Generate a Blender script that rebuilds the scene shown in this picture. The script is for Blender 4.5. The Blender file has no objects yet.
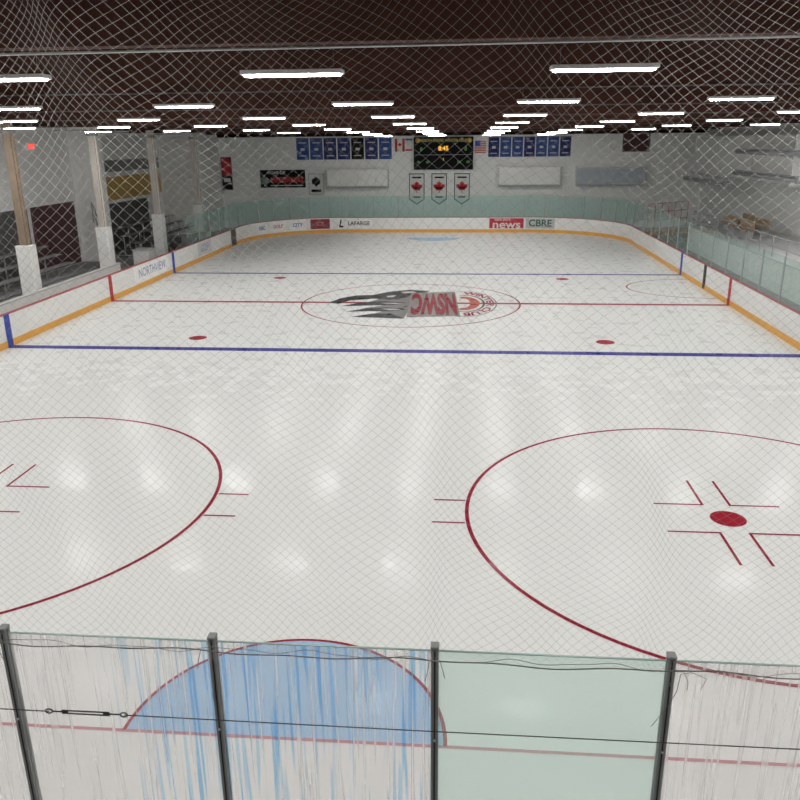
import bpy, math, random
from mathutils import Vector, Matrix
random.seed(7)
S=bpy.context.scene
COL=S.collection
S.view_settings.view_transform='Standard'

# ------------------------------------------------------------------ materials
def nt(name):
    m=bpy.data.materials.new(name); m.use_nodes=True
    return m,m.node_tree.nodes,m.node_tree.links,m.node_tree.nodes['Principled BSDF']
def mat(name,c,rough=.6,spec=.4,metal=0,var=.08,scale=3.0,bump=0,emis=0):
    m,N,L,P=nt(name)
    tc=N.new('ShaderNodeTexCoord'); nz=N.new('ShaderNodeTexNoise'); nz.inputs['Scale'].default_value=scale; nz.inputs['Detail'].default_value=4
    L.new(tc.outputs['Object'],nz.inputs['Vector'])
    mx=N.new('ShaderNodeMix'); mx.data_type='RGBA'
    mx.inputs[6].default_value=(c[0]*(1-var),c[1]*(1-var),c[2]*(1-var),1)
    mx.inputs[7].default_value=(min(1,c[0]*(1+var)),min(1,c[1]*(1+var)),min(1,c[2]*(1+var)),1)
    L.new(nz.outputs['Fac'],mx.inputs[0]); L.new(mx.outputs[2],P.inputs['Base Color'])
    P.inputs['Roughness'].default_value=rough; P.inputs['Specular IOR Level'].default_value=spec; P.inputs['Metallic'].default_value=metal
    if bump:
        b=N.new('ShaderNodeBump'); b.inputs['Strength'].default_value=bump; b.inputs['Distance'].default_value=.02
        L.new(nz.outputs['Fac'],b.inputs['Height']); L.new(b.outputs[0],P.inputs['Normal'])
    if emis:
        P.inputs['Emission Color'].default_value=(*c,1); P.inputs['Emission Strength'].default_value=emis
    return m
def ice_mat(name,c,rough=.15,amt=1.0):
    m,N,L,P=nt(name)
    tc=N.new('ShaderNodeNewGeometry')
    n1=N.new('ShaderNodeTexNoise'); n1.inputs['Scale'].default_value=.3; n1.inputs['Detail'].default_value=4
    n2=N.new('ShaderNodeTexNoise'); n2.inputs['Scale'].default_value=1.8; n2.inputs['Detail'].default_value=2
    mp=N.new('ShaderNodeMapping'); mp.inputs['Scale'].default_value=(1,.35,1)
    L.new(tc.outputs['Position'],mp.inputs[0]); L.new(mp.outputs[0],n1.inputs['Vector']); L.new(tc.outputs['Position'],n2.inputs['Vector'])
    mx=N.new('ShaderNodeMix'); mx.data_type='RGBA'
    mx.inputs[6].default_value=(c[0]*.965,c[1]*.965,c[2]*.96,1); mx.inputs[7].default_value=(min(1,c[0]*1.03),min(1,c[1]*1.03),min(1,c[2]*1.03),1)
    L.new(n1.outputs['Fac'],mx.inputs[0]); L.new(mx.outputs[2],P.inputs['Base Color'])
    # rink ice is a little more matt towards mid ice
    sp=N.new('ShaderNodeSeparateXYZ'); L.new(tc.outputs['Position'],sp.inputs[0])
    ry=N.new('ShaderNodeMapRange'); ry.inputs[1].default_value=-17; ry.inputs[2].default_value=-9; ry.inputs[3].default_value=0; ry.inputs[4].default_value=.15; L.new(sp.outputs[1],ry.inputs[0])
    mr=N.new('ShaderNodeMapRange'); mr.inputs[1].default_value=.35; mr.inputs[2].default_value=.65; mr.inputs[3].default_value=rough*.75; mr.inputs[4].default_value=rough*1.4
    L.new(n2.outputs['Fac'],mr.inputs[0]); ad_=N.new('ShaderNodeMath'); L.new(mr.outputs[0],ad_.inputs[0]); L.new(ry.outputs[0],ad_.inputs[1]); L.new(ad_.outputs[0],P.inputs['Roughness'])
    P.inputs['Specular IOR Level'].default_value=.034
    return m
def block_mat(name,c,c2,sw=.4,sh=.2,axis='x'):
    m,N,L,P=nt(name)
    g=N.new('ShaderNodeNewGeometry'); sp=N.new('ShaderNodeSeparateXYZ'); cb=N.new('ShaderNodeCombineXYZ')
    L.new(g.outputs['Position'],sp.inputs[0]); L.new(sp.outputs[0 if axis=='x' else 1],cb.inputs[0]); L.new(sp.outputs[2],cb.inputs[1])
    br=N.new('ShaderNodeTexBrick'); br.inputs['Scale'].default_value=1; br.inputs['Brick Width'].default_value=sw; br.inputs['Row Height'].default_value=sh
    br.inputs['Mortar Size'].default_value=.006; br.inputs['Color1'].default_value=(*c,1); br.inputs['Color2'].default_value=(*[x*.97 for x in c],1); br.inputs['Mortar'].default_value=(*c2,1)
    L.new(cb.outputs[0],br.inputs['Vector']); L.new(br.outputs[0],P.inputs['Base Color']); P.inputs['Roughness'].default_value=.7
    return m
def glass_mat(name,tint,haze,streak,hcol=(.9,.9,.9),wscale=24,refl_tint=None,t0=.60):
    m,N,L,P=nt(name); N.remove(P)
    out=[n for n in N if n.type=='OUTPUT_MATERIAL'][0]
    tr=N.new('ShaderNodeBsdfTransparent'); tr.inputs[0].default_value=(*tint,1)
    gl=N.new('ShaderNodeBsdfGlossy'); gl.inputs['Roughness'].default_value=.06
    lw=N.new('ShaderNodeLayerWeight'); lw.inputs[0].default_value=.5
    pw=N.new('ShaderNodeMath'); pw.operation='POWER'; pw.inputs[1].default_value=5; L.new(lw.outputs['Facing'],pw.inputs[0])
    ma=N.new('ShaderNodeMath'); ma.operation='MULTIPLY_ADD'; ma.inputs[1].default_value=.4; ma.inputs[2].default_value=.02; L.new(pw.outputs[0],ma.inputs[0])
    m1=N.new('ShaderNodeMixShader'); L.new(ma.outputs[0],m1.inputs[0]); L.new(tr.outputs[0],m1.inputs[1]); L.new(gl.outputs[0],m1.inputs[2])
    df=N.new('ShaderNodeBsdfDiffuse'); df.inputs[0].default_value=(*hcol,1)
    tl=N.new('ShaderNodeBsdfTranslucent'); tl.inputs[0].default_value=(*hcol,1)
    ad=N.new('ShaderNodeMixShader'); ad.inputs[0].default_value=.5; L.new(df.outputs[0],ad.inputs[1]); L.new(tl.outputs[0],ad.inputs[2])
    tc=N.new('ShaderNodeNewGeometry')
    def noise(sx,sz,off):
        mp=N.new('ShaderNodeMapping'); mp.inputs['Scale'].default_value=(sx,sx,sz); mp.inputs['Location'].default_value=(off,off,off)
        L.new(tc.outputs['Position'],mp.inputs[0])
        nz=N.new('ShaderNodeTexNoise'); nz.inputs['Scale'].default_value=1; nz.inputs['Detail'].default_value=0; L.new(mp.outputs[0],nz.inputs['Vector']); return nz
    nz=noise(wscale,.8,0)
    mr=N.new('ShaderNodeMapRange'); mr.inputs[1].default_value=t0; mr.inputs[2].default_value=t0+.14; mr.inputs[3].default_value=haze; mr.inputs[4].default_value=haze+streak
    L.new(nz.outputs['Fac'],mr.inputs[0])
    if refl_tint:
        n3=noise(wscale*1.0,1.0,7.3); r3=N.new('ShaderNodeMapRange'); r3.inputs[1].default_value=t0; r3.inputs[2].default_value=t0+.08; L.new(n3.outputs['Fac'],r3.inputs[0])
        # crease's blue reflection tinted into the glass as streaks, only around the crease
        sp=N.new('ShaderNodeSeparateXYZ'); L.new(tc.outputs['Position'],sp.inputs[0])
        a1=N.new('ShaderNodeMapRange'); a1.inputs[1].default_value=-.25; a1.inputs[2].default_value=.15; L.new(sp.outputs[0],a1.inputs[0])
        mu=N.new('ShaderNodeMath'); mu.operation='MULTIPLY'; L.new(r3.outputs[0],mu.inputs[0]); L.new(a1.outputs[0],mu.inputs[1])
        mc=N.new('ShaderNodeMix'); mc.data_type='RGBA'; mc.inputs[6].default_value=(*tint,1); mc.inputs[7].default_value=(*refl_tint,1)
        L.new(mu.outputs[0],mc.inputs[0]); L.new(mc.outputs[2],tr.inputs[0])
    m2=N.new('ShaderNodeMixShader'); L.new(mr.outputs[0],m2.inputs[0]); L.new(m1.outputs[0],m2.inputs[1]); L.new(ad.outputs[0],m2.inputs[2])
    L.new(m2.outputs[0],out.inputs['Surface'])
    return m
def emit(name,c,s):
    m,N,L,P=nt(name); N.remove(P)
    out=[n for n in N if n.type=='OUTPUT_MATERIAL'][0]; e=N.new('ShaderNodeEmission'); e.inputs[0].default_value=(*c,1); e.inputs[1].default_value=s
    L.new(e.outputs[0],out.inputs['Surface']); return m

ICE=ice_mat('ice',(.825,.838,.82))
I_RED=ice_mat('ice_red',(.36,.02,.04)); I_REDTHIN=ice_mat('ice_dark_red',(.30,.02,.045)); I_BLUE=ice_mat('ice_blue',(.05,.05,.30))
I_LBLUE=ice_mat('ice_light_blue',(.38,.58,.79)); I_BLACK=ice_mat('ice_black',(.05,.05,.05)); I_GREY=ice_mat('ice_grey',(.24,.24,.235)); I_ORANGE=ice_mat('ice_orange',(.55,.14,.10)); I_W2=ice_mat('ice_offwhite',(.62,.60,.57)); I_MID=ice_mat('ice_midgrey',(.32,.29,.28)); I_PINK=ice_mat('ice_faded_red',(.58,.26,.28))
WHITE=mat('white_plastic',(.82,.82,.80),.35,.5); YELLOW=mat('yellow_kick',(.80,.40,.06),.4); RAILRED=mat('rail_red',(.42,.08,.09),.5)
RED=mat('red_paint',(.5,.03,.04)); BLUE=mat('blue_paint',(.04,.08,.4)); NAVY=mat('navy_cloth',(.03,.04,.16),.9,.1); BLACK=mat('black_paint',(.010,.010,.011),.7,.05)
FBLUE=mat('faded_blue',(.18,.25,.45)); FRED=mat('faded_red',(.55,.2,.2))
DKBLUE=mat('blue_cloth',(.04,.09,.30),.9,.1); CLOTHW=mat('white_cloth',(.75,.75,.73),.9,.1); CLOTHR=mat('red_cloth',(.50,.03,.04),.9,.1); GOLD=mat('gold_print',(.7,.45,.08))
STEEL=mat('dark_steel',(.26,.27,.27),.5,.4,.1,var=.15,scale=12); ALU=mat('aluminium',(.5,.52,.52),.4,.5,.6); GREYM=mat('grey_metal',(.35,.36,.37),.5); DPIPE=mat('dark_conduit',(.06,.05,.045),.6)
RUBBER=mat('black_rubber',(.03,.03,.03),.7); WOOD=mat('brown_timber',(.062,.023,.016),.8,.15,var=.35,scale=2,bump=.2); WOODC=mat('column_timber',(.58,.54,.49),.7,.3,var=.12,scale=3); WOODD=mat('dark_column_timber',(.28,.21,.15),.7,.3,var=.2,scale=3)
DECK=mat('ceiling_timber',(.016,.006,.004),.9,.05,var=.4,scale=1.3); PLANK=mat('bench_plank',(.42,.30,.18),.6,var=.2,scale=4)
CONC=mat('concrete',(.30,.30,.295),.85,.2,var=.2,scale=1.2); WPAINT=mat('white_paint',(.90,.90,.88),.6); CREAM=mat('yellow_panel',(.55,.36,.10),.6)
DARKWIN=mat('dark_opening',(.03,.028,.03),.3); MAROON=mat('maroon_door',(.07,.02,.025),.5); BLUEGREY=mat('blue_grey_panel',(.48,.53,.58),.6); GREYPANEL=mat('grey_panel',(.62,.62,.62),.6); DGREY=mat('dark_grey_paint',(.09,.09,.09),.7); MGREY=mat('mid_grey_paint',(.22,.22,.22),.7)
NETM=mat('net_cord',(.30,.295,.28),.9,.1,var=.15,scale=5); ROPE=mat('rope',(.16,.15,.14),.9,.1,var=.3,scale=30); CABLE=mat('steel_cable',(.05,.05,.05),.4,.5,.5)
G_CLEAR=glass_mat('scuffed_acrylic',(.975,.965,.965),.12,.34,(.99,.97,.97),40,t0=.60); G_REFL=glass_mat('scuffed_acrylic_blue_reflection',(.975,.968,.968),.12,.34,(.99,.97,.97),40,refl_tint=(.60,.80,.96),t0=.61)
G_TEAL=glass_mat('green_tempered_glass',(.92,.985,.96),.22,.0,(.88,1,.96),14)
G_FAR=glass_mat('rink_glass',(.85,.945,.925),.07,.04,(.52,.78,.74),8)
G_SIDE=glass_mat('clear_side_glass',(.90,.96,.945),.045,.03,(.55,.80,.77),8)
TUBE=emit('fluorescent_lens',(1,.98,.955),108)
DIG=emit('amber_digits',(1,.5,.05),1.2); GRN=emit('green_digits',(.3,.8,.2),.3); EXITM=emit('exit_red',(1,.05,.03),2)
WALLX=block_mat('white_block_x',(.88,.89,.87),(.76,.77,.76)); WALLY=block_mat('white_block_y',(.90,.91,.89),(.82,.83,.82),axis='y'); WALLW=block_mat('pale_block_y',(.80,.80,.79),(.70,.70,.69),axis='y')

# ------------------------------------------------------------------ helpers
def add(name,verts,faces,m,parent=None,loc=(0,0,0),rot=(0,0,0),smooth=False):
    me=bpy.data.meshes.new(name); me.from_pydata([tuple(v) for v in verts],[],faces); me.update()
    if m: me.materials.append(m)
    if smooth: me.polygons.foreach_set('use_smooth',[True]*len(me.polygons))
    o=bpy.data.objects.new(name,me); COL.objects.link(o); o.location=loc; o.rotation_euler=rot
    if parent: o.parent=parent
    return o
def boxes(lst):
    V=[];F=[]
    for (x0,x1,y0,y1,z0,z1) in lst:
        b=len(V); V+=[(x0,y0,z0),(x1,y0,z0),(x1,y1,z0),(x0,y1,z0),(x0,y0,z1),(x1,y0,z1),(x1,y1,z1),(x0,y1,z1)]
        F+=[(b,b+3,b+2,b+1),(b+4,b+5,b+6,b+7),(b,b+1,b+5,b+4),(b+1,b+2,b+6,b+5),(b+2,b+3,b+7,b+6),(b+3,b,b+4,b+7)]
    return V,F
def addbox(name,lst,m,parent=None,loc=(0,0,0),rot=(0,0,0),bev=0):
    if isinstance(lst,tuple): lst=[lst]
    V,F=boxes(lst); o=add(name,V,F,m,parent,loc,rot)
    if bev:
        md=o.modifiers.new('bevel','BEVEL'); md.width=bev; md.segments=2
    return o
def tubes(paths,r,n=8):
    V=[];F=[]
    for P in paths:
        P=[Vector(p) for p in P]; b=len(V)
        for i,p in enumerate(P):
            t=(P[min(i+1,len(P)-1)]-P[max(i-1,0)]).normalized()
            up=Vector((0,0,1)) if abs(t.z)<.9 else Vector((1,0,0))
            a=t.cross(up).normalized(); c=a.cross(t)
            for k in range(n):
                an=2*math.pi*k/n; V.append(p+a*math.cos(an)*r+c*math.sin(an)*r)
        for i in range(len(P)-1):
            for k in range(n):
                F.append((b+i*n+k,b+i*n+(k+1)%n,b+(i+1)*n+(k+1)%n,b+(i+1)*n+k))
        F.append(tuple(b+k for k in range(n))[::-1]); F.append(tuple(b+(len(P)-1)*n+k for k in range(n)))
    return V,F
def addtube(name,paths,r,m,parent=None,loc=(0,0,0),n=8):
    V,F=tubes(paths,r,n); return add(name,V,F,m,parent,loc,smooth=True)
def empty(name,loc=(0,0,0)):
    o=bpy.data.objects.new(name,None); o.empty_display_size=.3; COL.objects.link(o); o.location=loc; return o
def top(o,label,cat,group=None,kind=None):
    o['label']=label; o['category']=cat
    if group: o['group']=group
    if kind: o['kind']=kind
    return o
def struct(o,label,cat): return top(o,label,cat,kind='structure')
def dup(o,loc=None,rot=None,parent=None):
    c=o.copy(); COL.objects.link(c)
    if parent: c.parent=parent
    if loc is not None: c.location=loc
    if rot is not None: c.rotation_euler=rot
    for ch in list(o.children): dup(ch,parent=c)
    return c
def textmesh(s,size,bold=0.0):
    cu=bpy.data.curves.new('t','FONT'); cu.body=s; cu.size=size; cu.align_x='CENTER'; cu.align_y='CENTER'; cu.offset=bold; cu.resolution_u=3
    t=bpy.data.objects.new('tmp',cu); COL.objects.link(t); bpy.context.view_layer.update()
    me=bpy.data.meshes.new_from_object(t); bpy.data.objects.remove(t); me.materials.clear(); return me
def text(name,s,size,m,parent=None,loc=(0,0,0),rot=(math.pi/2,0,0),sx=1,sy=1,bold=0.0):
    me=textmesh(s,size,bold); me.materials.append(m)
    o=bpy.data.objects.new(name,me); COL.objects.link(o); o.location=loc; o.rotation_euler=rot; o.scale=(sx,sy,1)
    if parent: o.parent=parent
    return o

# ------------------------------------------------------------------ rink outline
HW=12.95; Y0=-28.1; Y1=26.8; RR=6.5
def outline(off,seg=16):
    r=RR+off; P=[]
    for cx,cy,a0 in ((HW-RR,Y1-RR,0),(-HW+RR,Y1-RR,90),(-HW+RR,Y0+RR,180),(HW-RR,Y0+RR,270)):
        for i in range(seg+1):
            a=math.radians(a0+90*i/seg); P.append((cx+r*math.cos(a),cy+r*math.sin(a)))
    return P
def sweep(i,o,z0,z1):
    A=outline(i);B=outline(o);n=len(A)
    V=[(x,y,z0) for x,y in A]+[(x,y,z1) for x,y in A]+[(x,y,z1) for x,y in B]+[(x,y,z0) for x,y in B]
    F=[]
    for k in range(n):
        j=(k+1)%n
        for q in range(4):
            a=q*n;b=((q+1)%4)*n
            F.append((a+k,a+j,b+j,b+k))
    return V,F
# ---- structure
struct(addbox('floor',(-20.2,20.2,-36.2,31.2,-.3,-.06),CONC),'grey concrete arena floor around the ice','floor')
P=outline(0); n=len(P)
V=[(x,y,0) for x,y in P]+[(x,y,-.06) for x,y in P]
F=[tuple(range(n))]+[(k,(k+1)%n,n+(k+1)%n,n+k) for k in range(n)]
top(add('ice_sheet',V,F,ICE),'smooth white indoor hockey ice with soft light reflections','ice rink')
struct(addbox('wall_north',(-20.2,20.2,31,31.2,-.06,8.6),WALLX),'white painted concrete block end wall','wall')
struct(addbox('wall_south',(-20.2,20.2,-36.2,-36,-.06,8.6),WALLX),'white painted concrete block end wall','wall')
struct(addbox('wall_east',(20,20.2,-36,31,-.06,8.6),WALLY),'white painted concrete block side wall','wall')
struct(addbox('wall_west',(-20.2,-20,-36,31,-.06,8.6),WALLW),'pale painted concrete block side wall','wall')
struct(addbox('ceiling',(-20.2,20.2,-36.2,31.2,8.6,8.7),DECK),'dark reddish-brown timber roof deck','ceiling')
struct(addbox('trim_3',(-20,20,30.4,30.99,6.85,8.6),DECK),'dark timber fascia along top of end wall','trim')
def zs(y): return -.009*(y+22.6)
b0=addbox('roof_beam',(-20,20,-.14,.14,7.5,8.40),WOOD,loc=(0,-30.4,0.07)); top(b0,'dark brown glued timber roof beam','beam','transverse roof beams')
for k in range(1,9): dup(b0,(0,-30.4+7.3*k,zs(-30.4+7.3*k)))
j0=addbox('roof_joist',(-.07,.07,-35.9,30.3,8.41,8.59),WOOD,loc=(-19.2,0,0)); top(j0,'dark brown timber roof joist','beam','roof joists')
for k in range(1,17): dup(j0,(-19.2+2.4*k,0,0))
# ------------------------------------------------------------------ lights
LY=-22.6; LS=6.6; LX=.2; LC=3.65
Lt=empty('ceiling_light',(LX-LC*5,LY-LS,7.19))
top(Lt,'slim white strip fluorescent fixture glowing on timber ceiling','light','ceiling strip lights')
addbox('housing',(-.61,.61,-.12,.12,.035,.085),GREYPANEL,Lt,bev=.01)
x0,x1=-.57,.57
V=[(x0,-.085,.034),(x1,-.085,.034),(x1,.085,.034),(x0,.085,.034),(x0,-.065,.015),(x1,-.065,.015),(x1,.065,.015),(x0,.065,.015)]
add('lens',V,[(4,7,6,5),(0,4,5,1),(2,6,7,3),(0,3,7,4),(1,5,6,2)],TUBE,Lt)
for s in (-.5,.5): addtube('hanger',[[(s,0,.085),(s,0,.28)]],.006,DPIPE,Lt,n=4)
for r in range(-1,8):  # rearmost row is out of view, added to brighten near ice and panes
    for c in range(-5,6):
        if r==-1 and c==-5: continue
        if r>=6 and (c<-1 or c>2): continue
        if r==5 and (c<-2 or c>3): continue
        if r==4 and (c<-4): continue
        y=LY+LS*r; dup(Lt,(LX+LC*c,y,7.19+zs(y)))
c0=addtube('conduit',[[(-19.9,0,0),(19.9,0,0)]],.015,DPIPE,loc=(0,LY-LS,7.48),n=6); top(c0,'long dark electrical conduit above strip lights','pipe','ceiling conduits')
for r in range(1,8): y=LY+LS*r; dup(c0,(0,y,7.48+zs(y)))
c1=addtube('sprinkler_pipe',[[(-19.99,0,0),(19.99,0,.12)]],.018,ALU,loc=(0,-22.2,7.5),n=6); top(c1,'long pale pipe crossing below the roof beams','pipe')

# ------------------------------------------------------------------ dasher boards
D=empty('dasher_boards'); top(D,'white rink boards with yellow kick plate and red top rail','rink boards')
V,F=sweep(0,.09,.22,1.08); add('board_facing',V,F,WHITE,D)
V,F=sweep(-.012,.09,0,.23); add('kick_plate',V,F,YELLOW,D)
V,F=sweep(-.01,.11,1.08,1.115); add('top_rail',V,F,RAILRED,D)
def stripe(sx,y,w,m):
    x=sx*(HW-.006); addbox('line_stripe',(min(x,x-sx*.01),max(x,x-sx*.01),y-w/2,y+w/2,.0,1.1),m,D)
for sx in (-1,1):
    stripe(sx,0,.3,RED); stripe(sx,-7.99,.32,BLUE); stripe(sx,7.6,.32,BLUE)
addbox('gate',[(HW-.02,HW+.1,3.4,3.75,.05,1.1)],RUBBER,D); addbox('gate',[(-HW-.1,-HW+.02,18.2,19.3,.05,1.1)],DARKWIN,D)
def curve_pos(X,off):
    st=HW-RR
    if abs(X)<=st: return (X,Y1-off)
    s=1 if X>0 else -1; a=math.pi/2-(abs(X)-st)/RR
    return (s*(st+(RR-off)*math.cos(a)),Y1-RR+(RR-off)*math.sin(a))
def curvetext(a,txt,size,tm,X,Z,sx=1,sy=1,bold=.014):
    me=textmesh(txt,size,bold)
    for v in me.vertices:
        p=curve_pos(X+v.co.x*sx,.016); v.co=(p[0],p[1],Z+v.co.y*sy)
    me.materials.append(tm); o=bpy.data.objects.new('ad_lettering',me); COL.objects.link(o); o.parent=a
def ad(x0,x1,m,txt=None,tm=None,size=.5,z0=.3,z1=1.02,sx=1,sy=1,dz=0,bold=.014):
    n=12; V=[];F=[]
    for i in range(n+1):
        X=x0+(x1-x0)*i/n
        p=curve_pos(X,.008); V+=[(*p,z0),(*p,z1)]
        if i: b=2*i; F.append((b-2,b,b+1,b-1))
    a=add('advertisement',V,F,m,D)
    if txt: curvetext(a,txt,size,tm,(x0+x1)/2,(z0+z1)/2+dz,sx,sy,bold)
    return a
ad(-9.35,-7.9,mat('ad_dark_red',(.25,.03,.05)),'ICE',FRED,.4)
ad(-6.75,-4.7,WPAINT,'LAFARGE',BLACK,.40,sx=1.0,bold=.008)
lg=ad(-7.3,-6.85,WPAINT)
for pts in ([(-7.22,.38),(-7.12,.38),(-7.0,.95),(-7.1,.95)],[(-7.22,.38),(-6.9,.38),(-6.88,.50),(-7.2,.50)]):
    add('ad_mark',[(*curve_pos(x,.018),z) for x,z in pts],[(0,1,2,3)],BLACK,lg)
nw=ad(3.95,6.45,mat('ad_red',(.50,.02,.05)),'news',CLOTHW,.80,sx=1.25,dz=-.10)
curvetext(nw,'north shore',.24,CLOTHW,4.9,.93,bold=.004)
ad(6.6,8.7,mat('ad_grey',(.50,.52,.51)),'CBRE',mat('ad_green',(.02,.10,.08)),.68,sx=1.05)
ad(-14.0,-13.0,WPAINT,'RBC',FBLUE,.36); ad(-12.7,-11.3,WPAINT,'GOLF',FRED,.34); ad(-11.0,-9.7,WPAINT,'CITY',FBLUE,.36)
def sidead(y0,y1,txt,m,size=.5,x=-HW,bg=None):
    a=addbox('advertisement',(x+.003,x+.014,y0,y1,.3,1.02),bg or WPAINT,D)
    text('ad_lettering',txt,size,m,a,(x+.018,(y0+y1)/2,.66),(math.pi/2,0,math.pi/2),bold=.0)
sidead(2.6,6.9,'NORTHVIEW',FBLUE,.58); sidead(11.5,14,'GOLF',FBLUE,.6,bg=GREYPANEL)

def pane_between(p,q,z1=2.65,m=G_FAR,name='glass_panel'):
    d=Vector((q[0]-p[0],q[1]-p[1])); L=d.length; ang=math.atan2(d.y,d.x)
    e=empty(name,(p[0],p[1],1.115)); e.rotation_euler=(0,0,ang)
    addbox('pane',(.03,L-.03,-.006,.006,0,z1-1.115),m,e)
    addbox('glass_post',(-.025,.025,-.025,.025,0,z1-1.115),GREYM,e)
    top(e,'clear tempered glass panel standing on white rink boards' if m is G_SIDE else 'greenish tempered glass panel standing on white rink boards','glass panel','rink glass panels')
path=[]
y=-9
while y<Y1-RR-1: path.append((HW+.05,y)); y+=2.0
for i in range(0,8): a=math.radians(90*i/7); path.append((HW-RR+(RR+.05)*math.cos(a),Y1-RR+(RR+.05)*math.sin(a)))
for k in range(1,7): path.append((HW-RR-k*(2*(HW-RR)/7),Y1+.05))
for i in range(0,8): a=math.radians(90+90*i/7); path.append((-HW+RR+(RR+.05)*math.cos(a),Y1-RR+(RR+.05)*math.sin(a)))
for yy in (18.2,16.2,14.2,12.2,10.2): path.append((-HW-.05,yy))
for p,q in zip(path[:-1],path[1:]):
    side=(p[0]>HW-.5 and q[1]<Y1-RR+1)
    pane_between(p,q,m=G_SIDE if side else G_FAR)

# ------------------------------------------------------------------ ice markings
def flat(name,polys,m,z,label,cat='ice marking',group=None,parent=None):
    V=[];F=[]
    for p in polys:
        b=len(V); V+=[(x,y,z) for x,y in p]; F.append(tuple(range(b,b+len(p))))
    o=add(name,V,F,m,parent)
    if label: top(o,label,cat,group)
    return o
def rect(x0,x1,y0,y1): return [(x0,y0),(x1,y0),(x1,y1),(x0,y1)]
def ring(cx,cy,r,w,a0=0,a1=360,n=96,ry=None):
    ry=ry or r; out=[]
    for i in range(n):
        a=math.radians(a0+(a1-a0)*i/n); b=math.radians(a0+(a1-a0)*(i+1)/n)
        f=lambda t,rr,rq:(cx+rr*math.cos(t),cy+rq*math.sin(t))
        out.append([f(a,r-w/2,ry-w/2),f(a,r+w/2,ry+w/2),f(b,r+w/2,ry+w/2),f(b,r-w/2,ry-w/2)])
    return out
def disc(cx,cy,r,n=32,ry=None): ry=ry or r; return [[(cx+r*math.cos(2*math.pi*i/n),cy+ry*math.sin(2*math.pi*i/n)) for i in range(n)]]
W=HW-.01
flat('center_line',[rect(-W,W,-.15,.15)],I_RED,.003,'thin red line painted across the middle of ice')
flat('blue_line',[rect(-W,W,-8.19,-7.79)],I_BLUE,.003,'dark blue zone line painted across the ice',group='blue lines')
flat('blue_line',[rect(-W,W,7.45,7.75)],I_BLUE,.003,'dark blue zone line painted across the ice',group='blue lines')
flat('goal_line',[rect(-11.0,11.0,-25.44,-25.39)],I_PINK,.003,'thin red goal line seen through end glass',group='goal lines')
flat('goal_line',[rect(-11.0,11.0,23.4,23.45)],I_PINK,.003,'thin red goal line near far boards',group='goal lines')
flat('center_circle',ring(0,0,4.55,.07),I_REDTHIN,.004,'thin red circle surrounding the team emblem')
dx,dy=6.99,-19.48
for s in (1,-1):
    cc=s*dx+(.02 if s>0 else -.06)
    e=empty('faceoff_circle',(0,0,0)); top(e,'large thin dark red face-off circle with hash marks','ice marking','face-off circles')
    flat('circle_line',ring(cc,dy,4.62,.07),I_REDTHIN,.004,None,parent=e)
    for q in (1,-1):
        for t in (1,-1):
            flat('hash_mark',[rect(*sorted((cc+q*4.65,cc+q*5.24)),dy+t*.46-.025,dy+t*.46+.025)],I_REDTHIN,.004,None,parent=e)
    e=empty('faceoff_hash_marks',(0,0,0)); top(e,'four red L-shaped marks around a face-off dot','ice marking','face-off hash marks')
    for q in (1,-1):
        for t in (1,-1):
            flat('corner_mark',[[(s*dx+q*a,dy+t*b) for a,b in ((.225,.525),(1.13,.525),(1.13,.575),(.275,.575),(.275,1.65),(.225,1.65))][::q*t]],I_REDTHIN,.004,None,parent=e)
for (x,y) in ((dx+.05,dy),(-dx,dy),(dx,-6.49),(-dx,-6.49),(dx,6.2),(-dx,6.2)):
    flat('faceoff_dot',disc(x,y,.31),I_RED,.004,'solid red face-off spot on white ice',group='face-off dots')
flat('referee_crease',ring(HW,3.85,3.3,.07,90,270,60,ry=2.45),I_REDTHIN,.004,'thin red half oval touching the side boards')
for (xx,yy,s,h) in ((.30,-25.41,1,1.86),(0,23.42,-1,1.83)):
    e=empty('goal_crease',(xx,yy,0)); top(e,'light blue half-circle goal crease with thin red outline','goal crease',group='goal creases')
    n=40; flat('crease_paint',[[(h*math.cos(math.pi*i/n),s*h*math.sin(math.pi*i/n)) for i in range(n+1)]],I_LBLUE,.0025,None,parent=e)
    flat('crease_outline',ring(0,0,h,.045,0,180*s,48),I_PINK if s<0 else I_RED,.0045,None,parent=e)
# emblem
E=empty('team_emblem',(0,0,0)); top(E,'dark bird head emblem with red lettering at center ice','ice logo')
K=lambda L:[((u-411)/24.2,(305.5-v)/4.9) for u,v in L]
flat('emblem_shading',[K([(362,299.5),(384,294),(404,291.5),(424,292.5),(416,297),(410,320),(392,319.5),(374,317.8),(386,314.5),(366,311.5),(386,308),(368,304.5),(376,302)])],I_GREY,.005,None,parent=E)
flat('beak',[K([(327,306),(336,301),(350,297.8),(368,297),(376,300.5),(364,302),(348,303.2),(338,307)])],I_BLACK,.007,None,parent=E)
flat('head',[K([(368,297),(384,293),(404,290.8),(428,291.8),(420,295.5),(409,296.5),(402,300.5),(388,302.5),(376,301.5)])],I_BLACK,.007,None,parent=E)
flat('eye',[K([(383,298.2),(393,297),(391,299.4),(385,299.8)])],I_W2,.0085,None,parent=E)
for q in ([(342,309.5),(360,305.5),(384,303.8),(408,305.5),(394,308.0),(368,308.6)],
 [(352,314.8),(370,311.2),(388,310.2),(410,312),(394,314.2),(374,314.2)],
 [(360,319.5),(378,316.3),(396,316),(411,320.8),(394,320.3)]):
    flat('feather',[K(q)],I_BLACK,.007,None,parent=E)
for q in ([(380,305.8),(396,305.6),(404,306.3),(392,307)],[(396,293),(410,292.4),(414,294),(400,295)],[(384,311.8),(396,311.5),(405,312.6),(394,313)]):
    flat('highlight',[K(q)],I_W2,.0075,None,parent=E)
flat('letter_backing',[K([(408,294.5),(455,292.5),(462,318),(412,319.5)])],I_MID,.008,None,parent=E)
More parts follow.
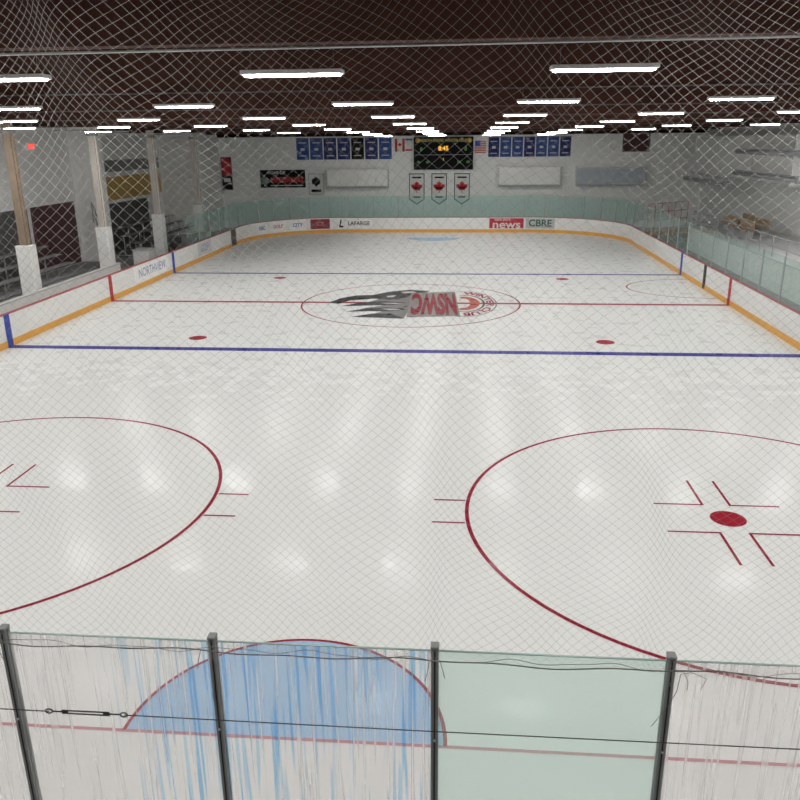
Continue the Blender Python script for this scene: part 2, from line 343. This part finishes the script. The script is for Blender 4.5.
for (m,bo,z) in ((I_BLACK,.15,.0115),(I_RED,.075,.0125)):
    me=textmesh('NSWC',3.0,bo); xs=[v.co.x for v in me.vertices]; ys=[v.co.y for v in me.vertices]
    wx=(max(xs)-min(xs)-2*bo); wy=(max(ys)-min(ys)-2*bo); mx_=(max(xs)+min(xs))/2; my=(max(ys)+min(ys))/2
    for v in me.vertices:
        yy=-(v.co.y-my)*4.0/wy; v.co=(.98-(v.co.x-mx_)*1.8/wx-yy*.045,-.12+yy,z)
    me.materials.append(m); o=bpy.data.objects.new('emblem_lettering',me); COL.objects.link(o); o.parent=E
flat('emblem_ring_edge',ring(2.25,0,1.33,.06,-105,105,30,ry=2.66),I_GREY,.009,None,parent=E)
flat('emblem_ring_edge',ring(2.25,0,.82,.08,-105,105,30,ry=1.75),I_BLACK,.009,None,parent=E)
flat('emblem_ring',ring(2.2,0,.50,.40,-105,105,24,ry=1.2),I_ORANGE,.0095,None,parent=E)
me=textmesh('WINTER CLUB',1.0,.03); xs=[v.co.x for v in me.vertices]; w0,w1=min(xs),max(xs)
for v in me.vertices:
    a=math.radians(92-184*(v.co.x-w0)/(w1-w0)); r=1.07+v.co.y*.42; ry=2.2+v.co.y*.85
    v.co=(2.25+r*math.cos(a),ry*math.sin(a),.0115)
me.materials.append(I_RED); o=bpy.data.objects.new('arc_lettering',me); COL.objects.link(o); o.parent=E

# ------------------------------------------------------------------ near end glass
GY=-28.12; GT=3.22
px=[-2.4,-.87,.62,2.14,3.68,5.2]
EDGE=mat('glass_edge',(.30,.42,.38),.3)
for i in range(5):
    a,b=px[i],px[i+1]; m=G_TEAL if i==3 else (G_REFL if i in (1,2) else G_CLEAR)
    e=empty('glass_panel',((a+b)/2,GY,1.12)); h=GT-1.12; w=(b-a)/2-.026
    addbox('pane',(-w,w,-.006,.006,0,h),m,e)
    addbox('top_edge',(-w,w,-.007,.007,h,h+.006),EDGE,e)
    top(e,'pale green tempered glass pane between dark posts' if i==3 else 'scuffed clear pane with vertical white streaks','glass panel','end glass panes')
ps=None
for x in px:
    if ps is None:
        ps=empty('end_glass_post',(x,GY,1.115)); top(ps,'dark grey steel channel post holding end glass','post','end glass posts')
        h=GT-1.115+.03
        addbox('channel',[(-.026,.026,-.030,-.012,0,h),(-.026,.026,.012,.030,0,h),(-.010,.010,-.030,.030,0,h)],STEEL,ps,bev=.003)
        addbox('gasket',[(-.004,.004,-.033,-.0305,0.03,h-.02)],RUBBER,ps)
        addbox('cap',[(-.029,.029,-.034,.034,h,h+.022)],STEEL,ps,bev=.006)
        for zb in (.6,1.4): addtube('bolt',[[(0,-.033,zb),(0,-.042,zb)]],.009,ALU,ps)
    else: dup(ps,(x,GY,1.115))
cb=empty('tension_cable',(0,GY-.07,2.63)); top(cb,'thin dark steel cable with turnbuckle crossing the end glass','cable')
addtube('cable_strand',[[(-2.4,0,0),(-.60,0,-.002)]],.004,CABLE,cb)
addtube('cable_strand',[[(-.05,0,-.002),(2,0,-.008),(5.2,0,0)]],.004,CABLE,cb)
ring_=lambda cx:[(cx+.026*math.cos(a*math.pi/6),0,.018*math.sin(a*math.pi/6)) for a in range(13)]
addtube('turnbuckle',[[(-.50,0,.012),(-.16,0,.012)],[(-.50,0,-.012),(-.16,0,-.012)],[(-.58,0,0),(-.46,0,0)],[(-.2,0,0),(-.07,0,0)],[(-.50,0,-.015),(-.50,0,.015)],[(-.16,0,-.015),(-.16,0,.015)],ring_(-.60),ring_(-.05)],.0055,CABLE,cb)

# ------------------------------------------------------------------ safety net
NY=GY-.14; XA,XB=-3.2,7.4; ZB=GT+.02; ZT=7.9
cw=.066; nx=int((XB-XA)/cw)*2; ch=.060; nz=int((ZT-ZB)/ch)*2
def warp(u,v):
    x=XA+u; z=ZB+v*(ZT-ZB)
    k=math.exp(-((x-2.14)/.32)**2); x2=x-(x-2.14)*.6*k*max(0,1-v*1.8)
    k=math.exp(-((x-.05)/.40)**2); x2-= (x-.05)*.50*k*max(0,min(1,(v-.45)*2.2))
    k=math.exp(-((x-3.45)/.3)**2); x2-= (x-3.45)*.5*k*max(0,1-v*1.3)
    x2+=.030*math.sin(z*2.3+x*1.7)+.018*math.sin(x*5.1+z*4)+.011*math.sin(x*11+z*6.3)
    t=(x-.05)/2.3
    sag=.42*(math.sin(math.pi*t)**2)*(max(0,v-.4)/.6)**2
    z2=z-sag+.018*math.sin(x*6+1)*(1-v)+.02*math.sin(x*3.3+z*5)
    z2-=.07*math.exp(-v*14)*(.5+.5*math.sin(x*4.2))*0.6
    if v<.06: z2=ZB+(z2-ZB)*(.55+.45*v/.06)
    y=NY+.05*math.sin(x*2.1+z*.9)*math.sin(math.pi*v)+.012*math.sin(x*7+z*3)
    return Vector((x2,y,z2))
V=[];F=[];rad=.00065
G={}
for j in range(nz+1):
    for i in range(nx+1):
        if (i+j)%2==0: G[(i,j)]=warp(i*cw/2,j/nz)
tri=[(0,1),(-.87,-.5),(.87,-.5)]
for (i,j),p in G.items():
    for di in (-1,1):
        q=G.get((i+di,j+1))
        if q is None: continue
        t=(q-p).normalized(); a=t.cross(Vector((0,1,0))).normalized(); c=Vector((0,1,0)); b=len(V)
        for e in (p,q):
            for (s1,s2) in tri: V.append(e+a*s1*rad+c*s2*rad)
        F+=[(b,b+1,b+4,b+3),(b+1,b+2,b+5,b+4),(b+2,b,b+3,b+5)]
NE=empty('safety_net',(0,0,0)); top(NE,'fine diamond mesh puck netting hanging down to end glass','safety net')
add('net_mesh',V,F,NETM,NE)
pts=[(XA+i*.1,NY,ZB+.008*math.sin(i*.9)+.012*math.sin(i*.37+1)) for i in range(int((XB-XA)/.1)+1)]
pts2=[(XA+i*.07,NY+.01*math.sin(i*1.3),ZB+.018+.016*math.sin(i*.7)+.01*math.sin(i*.23)) for i in range(int((XB-XA)/.07)+1)]
addtube('edge_rope',[pts],.0045,ROPE,NE,n=5); addtube('lacing_cord',[pts2],.0025,ROPE,NE,n=4)
ties=[]
for x in px:
    for s in (-.03,.035):
        ties.append([(x+s,NY-.01,ZB+.02),(x+s*1.6+.02*random.random(),NY-.03,ZB-.05),(x+s*2,NY-.02,ZB-.10-.05*random.random())])
ties.append([(3.70,NY-.02,ZB),(3.68,NY-.04,ZB-.12),(3.62,NY-.03,ZB-.28),(3.55,NY-.03,ZB-.40)])
ties.append([(3.70,NY-.02,ZB),(3.76,NY-.04,ZB+.03),(3.86,NY-.03,ZB-.02),(3.83,NY-.03,ZB-.10)])
for t in ties: addtube('tie_cord',[t],.0025,ROPE,NE,n=4)

# ------------------------------------------------------------------ far wall fittings
WY=30.975
def banner(x0,x1,z0,z1,m,label='blue hanging team banner with pale print'):
    w=x1-x0; e=empty('championship_banner',((x0+x1)/2,WY-.01,z0)); h=z1-z0
    addbox('cloth',(-w/2,w/2,-.01,.01,0,h),m,e); addtube('rod',[[(-w/2-.03,0,h),(w/2+.03,0,h)]],.02,GREYM,e,n=6)
    pm=GREYPANEL
    for (a,z,zz) in ((.30,.76,.80),(.16,.42,.54),(.30,.16,.20)):
        addbox('print',(-w*a,w*a,-.016,-.011,h*z,h*zz),pm,e)
    top(e,label,'banner','championship banners'); return e
cols=[DKBLUE,DKBLUE,NAVY,NAVY,BLACK,NAVY,DKBLUE]
for i in range(7): 
    x=-11.05+i*1.08; banner(x,x+.98,5.15,6.75,cols[i],label='dark hanging team banner with pale print' if cols[i] is BLACK else 'blue hanging team banner with pale print')
for i in range(7):
    x=3.85+i*.9; banner(x,x+.82,5.25,6.7,DKBLUE if i%3 else NAVY)
LF=[(0,1),(.16,.68),(.36,.78),(.28,.36),(.52,.56),(.58,.42),(.9,.46),(.78,.2),(.88,.1),(.42,-.26),(.48,-.44),(.05,-.38),(.06,-.8)]
LEAF=LF+[(-.06,-.8)]+[(-a,b) for a,b in reversed(LF[1:-1])]
def leaf(parent,cx,cz,s,m,y=-.018):
    return add('maple_leaf',[(cx+a*s,y,cz+b*s) for a,b in LEAF],[tuple(range(len(LEAF)))],m,parent)
fl=empty('flag',(-2.95,WY-.01,5.7)); top(fl,'red and white maple leaf flag on wall','flag')
addbox('cloth',(-.38,.38,-.01,.01,0,.95),CLOTHW,fl); addbox('red_band',(-.38,-.19,-.014,-.011,0,.95),CLOTHR,fl); addbox('red_band',(.19,.38,-.014,-.011,0,.95),CLOTHR,fl); leaf(fl,0,.48,.18,CLOTHR)
f2=empty('flag',(-2.25,WY-.01,5.75)); top(f2,'small white flag with blue and red print','flag')
addbox('cloth',(-.27,.27,-.01,.01,0,.9),CLOTHW,f2); addbox('red_band',(-.27,.27,-.014,-.011,0,.12),CLOTHR,f2); addbox('blue_band',(-.27,.27,-.014,-.011,.76,.9),BLUE,f2)
f3=empty('flag',(3.25,WY-.01,5.55)); top(f3,'striped red and blue flag beside scoreboard','flag')
addbox('cloth',(-.42,.42,-.01,.01,0,.9),CLOTHW,f3); addbox('stripes',[(-.42,.42,-.014,-.011,.9*k/7,.9*k/7+.07) for k in range(7)],CLOTHR,f3); addbox('blue_corner',(-.42,0,-.018,-.015,.5,.9),BLUE,f3)
sb=empty('scoreboard',(.42,WY-.18,4.35)); top(sb,'black electronic scoreboard with amber digits on end wall','scoreboard')
addbox('housing',(-2.28,2.28,-.15,.18,0,2.4),BLACK,sb,bev=.03)
addbox('header_strip',(-2.2,2.2,-.17,-.151,1.98,2.32),mat('header_green',(.015,.035,.02),.8,.05),sb)
text('header_lettering','NORTH SHORE WINTER CLUB',.28,GOLD,sb,(0,-.175,2.14),sx=.95,bold=.006)
text('clock_digits','8:45',.46,DIG,sb,(.0,-.16,1.55),bold=.010)
text('score_digits','0',.38,GRN,sb,(-1.7,-.16,1.5)); text('score_digits','0',.38,GRN,sb,(1.7,-.16,1.5))
for x in (-1.9,-1.2,1.2,1.9): text('penalty_digits','00',.26,GRN,sb,(x,-.16,.55))
text('period_digit','1',.28,DIG,sb,(0,-.16,.75))
addbox('divider',(-2.2,2.2,-.16,-.151,1.08,1.10),GREYM,sb)
for x in (-1.98,1.98): addtube('emblem_disc',[[(x,-.15,2.15),(x,-.19,2.15)]],.18,GOLD,sb,n=14)
for i,x in enumerate((-1.65,.1,1.87)):
    e=empty('pennant_banner',(x,WY-.005,1.7)); top(e,'white vertical pennant with dark border and red emblem','banner','white pennants')
    w=.6
    add('cloth',[(-w,0,.4),(0,0,0),(w,0,.4),(w,0,2.35),(-w,0,2.35)],[(0,1,2,3,4)],BLACK,e)
    w=.54; add('field',[(-w,-.01,.45),(0,-.01,.08),(w,-.01,.45),(w,-.01,2.3),(-w,-.01,2.3)],[(0,1,2,3,4)],CLOTHW,e)
    leaf(e,0,1.3,.52,CLOTHR,-.03); addbox('print',(-.3,.3,-.035,-.031,1.2,1.34),BLACK,e); addbox('print',(-.36,.36,-.03,-.02,2.0,2.12),BLACK,e); addbox('print',(-.28,.28,-.03,-.02,.52,.64),BLACK,e)
    addtube('rod',[[(-.66,0,2.36),(.66,0,2.36)]],.02,GREYM,e,n=6)
sg=empty('wall_sign',(-12.25,WY-.03,3.05)); top(sg,'black sign with red and white lettering on end wall','sign')
addbox('panel',(-1.8,1.8,-.03,.03,0,1.35),BLACK,sg,bev=.01)
text('sign_lettering',"HOME OF",.32,CLOTHW,sg,(-.5,-.035,1.12),bold=.004); text('sign_lettering','WINTERHAWKS',.46,mat('sign_red',(.7,.05,.05)),sg,(.33,-.035,.58),sx=.76,sy=1.15,bold=.02)
addtube('logo_disc',[[(-1.42,-.03,.55),(-1.42,-.045,.55)]],.28,mat('sign_green',(.3,.4,.35)),sg,n=16)
addbox('underline',(-1.0,1.6,-.036,-.031,.14,.19),CLOTHW,sg)
s2=empty('wall_poster',(-9.6,WY-.02,2.55)); top(s2,'small white poster with black emblem on wall','poster')
addbox('frame',(-.6,.6,-.015,.02,-.05,1.55),GREYM,s2)
addbox('sheet',(-.55,.55,-.02,-.0151,0,1.5),CLOTHW,s2); add('emblem',[(math.cos(a*.5236)*.34,-.025,.95+math.sin(a*.5236)*(.42 if a%2 else .26)) for a in range(12)],[tuple(range(12))[::-1]],BLACK,s2)
addbox('print',(-.4,.4,-.026,-.021,.15,.35),BLACK,s2)
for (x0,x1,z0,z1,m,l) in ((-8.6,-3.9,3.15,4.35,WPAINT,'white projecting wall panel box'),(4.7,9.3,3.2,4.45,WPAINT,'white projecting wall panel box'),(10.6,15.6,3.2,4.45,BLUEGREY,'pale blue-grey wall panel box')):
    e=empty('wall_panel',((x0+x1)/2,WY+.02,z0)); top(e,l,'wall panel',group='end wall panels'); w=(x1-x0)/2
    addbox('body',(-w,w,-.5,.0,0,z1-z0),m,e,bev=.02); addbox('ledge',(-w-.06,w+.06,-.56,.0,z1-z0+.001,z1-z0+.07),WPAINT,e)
    addbox('shade_strip',(-w-.03,w+.03,-.54,-.0,-.10,-.001),GREYM,e)  # dark strip along the panel's underside stands in for its shade
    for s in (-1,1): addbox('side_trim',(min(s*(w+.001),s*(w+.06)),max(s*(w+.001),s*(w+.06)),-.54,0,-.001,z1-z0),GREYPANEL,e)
# left wall
struct(addbox('trim_1',(-19.99,-19.90,13.6,25,3.1,4.5),CREAM),'yellow painted band on side wall','wall panel')
struct(addbox('window_1',(-19.99,-19.93,13.6,25,4.8,5.5),MGREY),'grey strip of interior windows','window')
struct(addbox('door_1',(-19.99,-19.92,7.0,11.6,0,3.4),MAROON),'wide dark maroon overhead door','door')
struct(addbox('door_2',(-19.99,-19.93,14.5,22.3,-.05,2.9),DGREY),'dark doorway in lower side wall','door')
struct(addbox('trim_5',(-19.99,-18.7,12.0,13.4,-.05,7.4),WPAINT),'white wall pier projecting from side wall','wall')
struct(addbox('trim_6',(-19.99,-19.93,-2,6.6,-.05,3.4),DGREY),'dark painted lower wall band','trim')
struct(addbox('trim_2',(-19.99,-17.2,25.4,30.99,-.05,7.3),WPAINT),'white boxed-out corner room','wall')
ex=empty('exit_sign',(-19.99,7.9,6.2)); top(ex,'small red glowing exit sign on side wall','sign'); addbox('housing',(-.0,.08,-.35,.35,0,.35),WPAINT,ex); text('exit_lettering','EXIT',.3,EXITM,ex,(.09,0,.17),(math.pi/2,0,math.pi/2),bold=.01)
vs=empty('vertical_sign',(-16.72,WY-.05,2.9)); top(vs,'tall narrow red and black hanging sign','sign')
addbox('panel',(-.40,.40,-.03,.03,0,2.5),BLACK,vs); addbox('red_field',(-.34,.34,-.04,-.031,1.1,2.4),CLOTHR,vs); addbox('white_band',(-.27,.27,-.045,-.041,.6,.9),CLOTHW,vs)
for k,y in enumerate((-1.2,6.1,13.4,20.7,-8.5)):
    zt=7.5+zs(y)
    cl=empty('timber_column',(-15.8,y,-.06)); top(cl,'brown timber column with wide white painted base' if k==0 else 'slim pale timber column with white painted base','column','timber columns')
    wm=WOODD if k in (0,4) else WOODC
    addbox('shaft',[(-.13,.13,-.15,.15,2.6,zt+.05)],wm,cl)
    for s in (-1,1): addbox('side_strip',(min(s*.14,s*.2),max(s*.14,s*.2),-.08,.08,2.6,zt+.05),wm,cl)
    addbox('painted_base',(-.3,.3,-.28,.28,0,2.6),WPAINT,cl,bev=.02)
    addbox('bracket',(-.22,.22,-.18,.18,zt-.35,zt-.2),STEEL,cl)

def bleacher(x0,x1,y0,y1,n,rise,m,label,sgn):
    e=empty('bleacher',(x0,y0,-.06)); top(e,label,'bleacher','spectator bleachers'); w=(x1-x0)/n
    X=lambda a:a if sgn>0 else x1-x0-a
    for i in range(n):
        addbox('seat_plank',(*sorted((X(i*w+.05),X(i*w+w*.75))),0,y1-y0,rise*(i+1)-.05,rise*(i+1)),m,e)
    k=int((y1-y0)/2.4)+1
    for q in range(k):
        yy=min(q*2.4,y1-y0-.06)
        fr=[(*sorted((X(.05),X(x1-x0-.05))),yy,yy+.05,0,.05)]
        for i in range(n):
            fr.append((*sorted((X(i*w+.3),X(i*w+.35))),yy,yy+.05,.0501,rise*(i+1)-.051))
        addbox('frame',fr,GREYM,e)
    return e
bleacher(-19.6,-16.8,14.5,24.5,4,.4,MGREY,'grey stepped spectator bleacher by side wall',-1)
bleacher(-19.6,-17,-2,6.5,4,.4,MGREY,'grey stepped spectator bleacher by side wall',-1)
def halfwall(x0,x1,y0,y1,h,label,name='half_wall'):
    e=empty(name,(x0,y0,-.06)); top(e,label,'half wall' if name=='half_wall' else 'platform'); addbox('body',(0,x1-x0,0,y1-y0,0,h),WPAINT,e,bev=.01); addbox('coping',(-.04,x1-x0+.04 if name=='half_wall' else x1-x0,-.04,y1-y0+.04,h,h+.05),GREYPANEL,e)
halfwall(15.9,19.95,-8,18,1.35,'white raised viewing platform along the side wall','viewing_platform')
halfwall(-14.9,-14.75,-9,5.2,.9,'white half wall behind the team bench')
def bench(x,y,z,L,label,grp,back=False):
    e=empty('wooden_bench',(x,y,z)); top(e,label,'bench',grp)
    addbox('seat',(-.2,.2,0,L,.42,.47),PLANK,e,bev=.01)
    if back: addbox('backrest',(.18,.22,0,L,.55,.85),PLANK,e,bev=.005)
    for q in (.15,L/2,L-.2): addbox('leg',(-.17,.22 if back else .17,q,q+.06,0,.42),GREYM,e)
for y in (-8,-2.5): bench(-13.9,y,-.06,4.6,'long wooden team bench behind boards','team benches')
for (x,y,L) in ((17.2,11.0,2.2),(18.4,12.2,2.2),(17.4,14.4,2.4),(18.6,15.2,2.0)): bench(x,y,1.34,L,'small wooden bench on white viewing platform','platform benches',True)
def railing(p,q,h,m,label,n=6,rails=3):
    e=empty('railing',p); top(e,label,'railing'); d=Vector(q)-Vector(p); L=[]
    for i in range(n+1):
        b=d*(i/n); L.append([b,b+Vector((0,0,h))])
    for r in range(rails):
        z=h*(r+1)/rails; L.append([Vector((0,0,z)),d+Vector((0,0,z))])
    addtube('rails',L,.022,m,e,n=6)
railing((14.6,23.5,-.06),(18.0,26.5,-.06),2.3,RED,'red tubular railing near the corner glass',6,4)
railing((16.1,17.8,1.34),(16.1,-2,1.34),.9,GREYM,'grey tubular railing on viewing platform',12,2)
railing((-16.6,14.6,-.06),(-16.6,25,-.06),1.3,GREYM,'grey tubular stand railing',10,3)
railing((-16.4,8.2,-.06),(-19.0,11.8,2.2),1.1,GREYM,'sloping grey stair railing',5,2)
def crate(x,y,w,d,h,m,label):
    e=empty('storage_crate',(x,y,-.06)); top(e,label,'crate','stored equipment crates')
    addbox('body',(0,w,0,d,0,h-.08),m,e,bev=.02); addbox('lid',(-.03,w+.03,-.03,d+.03,h-.079,h),GREYPANEL,e,bev=.01)
crate(-16.3,10.4,.9,1.0,.9,WPAINT,'white equipment crate with grey lid'); crate(-15.2,15.2,.7,1.6,1.3,MGREY,'grey equipment crate with pale lid'); crate(-15.2,17.6,.8,1.1,1.0,WPAINT,'white equipment crate with grey lid')
ub=empty('upper_bulkhead',(18.9,11,3.6)); top(ub,'white boxed-out bulkhead along upper side wall','bulkhead')
addbox('body',(0,1.09,0,18.5,.5,3.0),WPAINT,ub); addbox('lower_ledge',(-.1,1.09,0,18.5,.38,.499),GREYPANEL,ub)
for q in ((-.015,-.001,6,6.05,.5,3.0),(-.015,-.001,12.4,12.45,.5,3.0)): addbox('groove',q,GREYM,ub)
for (y0,y1,x,z) in ((8,17.5,18.1,5.7),(8,17.5,18.1,4.5),(19,28.5,18.1,3.7)):
    h=empty('tube_heater',(x,y0,z)); top(h,'long grey radiant tube heater hung near wall','heater','tube heaters')
    addtube('tube',[[(0,0,0),(0,y1-y0,0)]],.12,GREYM,h,n=12)
    addbox('reflector',(-.2,.2,0,y1-y0,.13,.16),ALU,h)
    for yy in (3.5,y1-y0-.5): addtube('strap',[[(0,yy,.1),(.68 if z<4 else .78,yy,.34)]],.012,GREYM,h,n=5)
    addbox('burner_box',(-.16,.16,-.4,-.001,-.16,.2),GREYM,h,bev=.02)
struct(addbox('door_3',(13.9,15.9,30.9,30.99,5.55,6.84),MAROON),'dark red opening high on end wall','door')

# ------------------------------------------------------------------ world and camera
w=bpy.data.worlds.new('World'); S.world=w; w.use_nodes=True; w.node_tree.nodes['Background'].inputs[0].default_value=(.8,.85,.9,1); w.node_tree.nodes['Background'].inputs[1].default_value=.05
cx,cy,cz,yaw,pitch,roll,f=2.3041,-32.5915,6.4566,.0853,.3177,-.0098,786.76
Fv=Vector((-math.sin(yaw)*math.cos(pitch),math.cos(yaw)*math.cos(pitch),-math.sin(pitch)))
Rt=Fv.cross(Vector((0,0,1))).normalized(); U=Rt.cross(Fv)
c,s=math.cos(roll),math.sin(roll); R2=Rt*c+U*s; U2=U*c-Rt*s
M=Matrix((R2,U2,-Fv)).transposed().to_4x4(); M.translation=Vector((cx,cy,cz))
cd=bpy.data.cameras.new('camera'); cd.sensor_width=36; cd.lens=f/800*36; cd.clip_end=500; cd.clip_start=.05
co=bpy.data.objects.new('camera',cd); COL.objects.link(co); co.matrix_world=M; S.camera=co
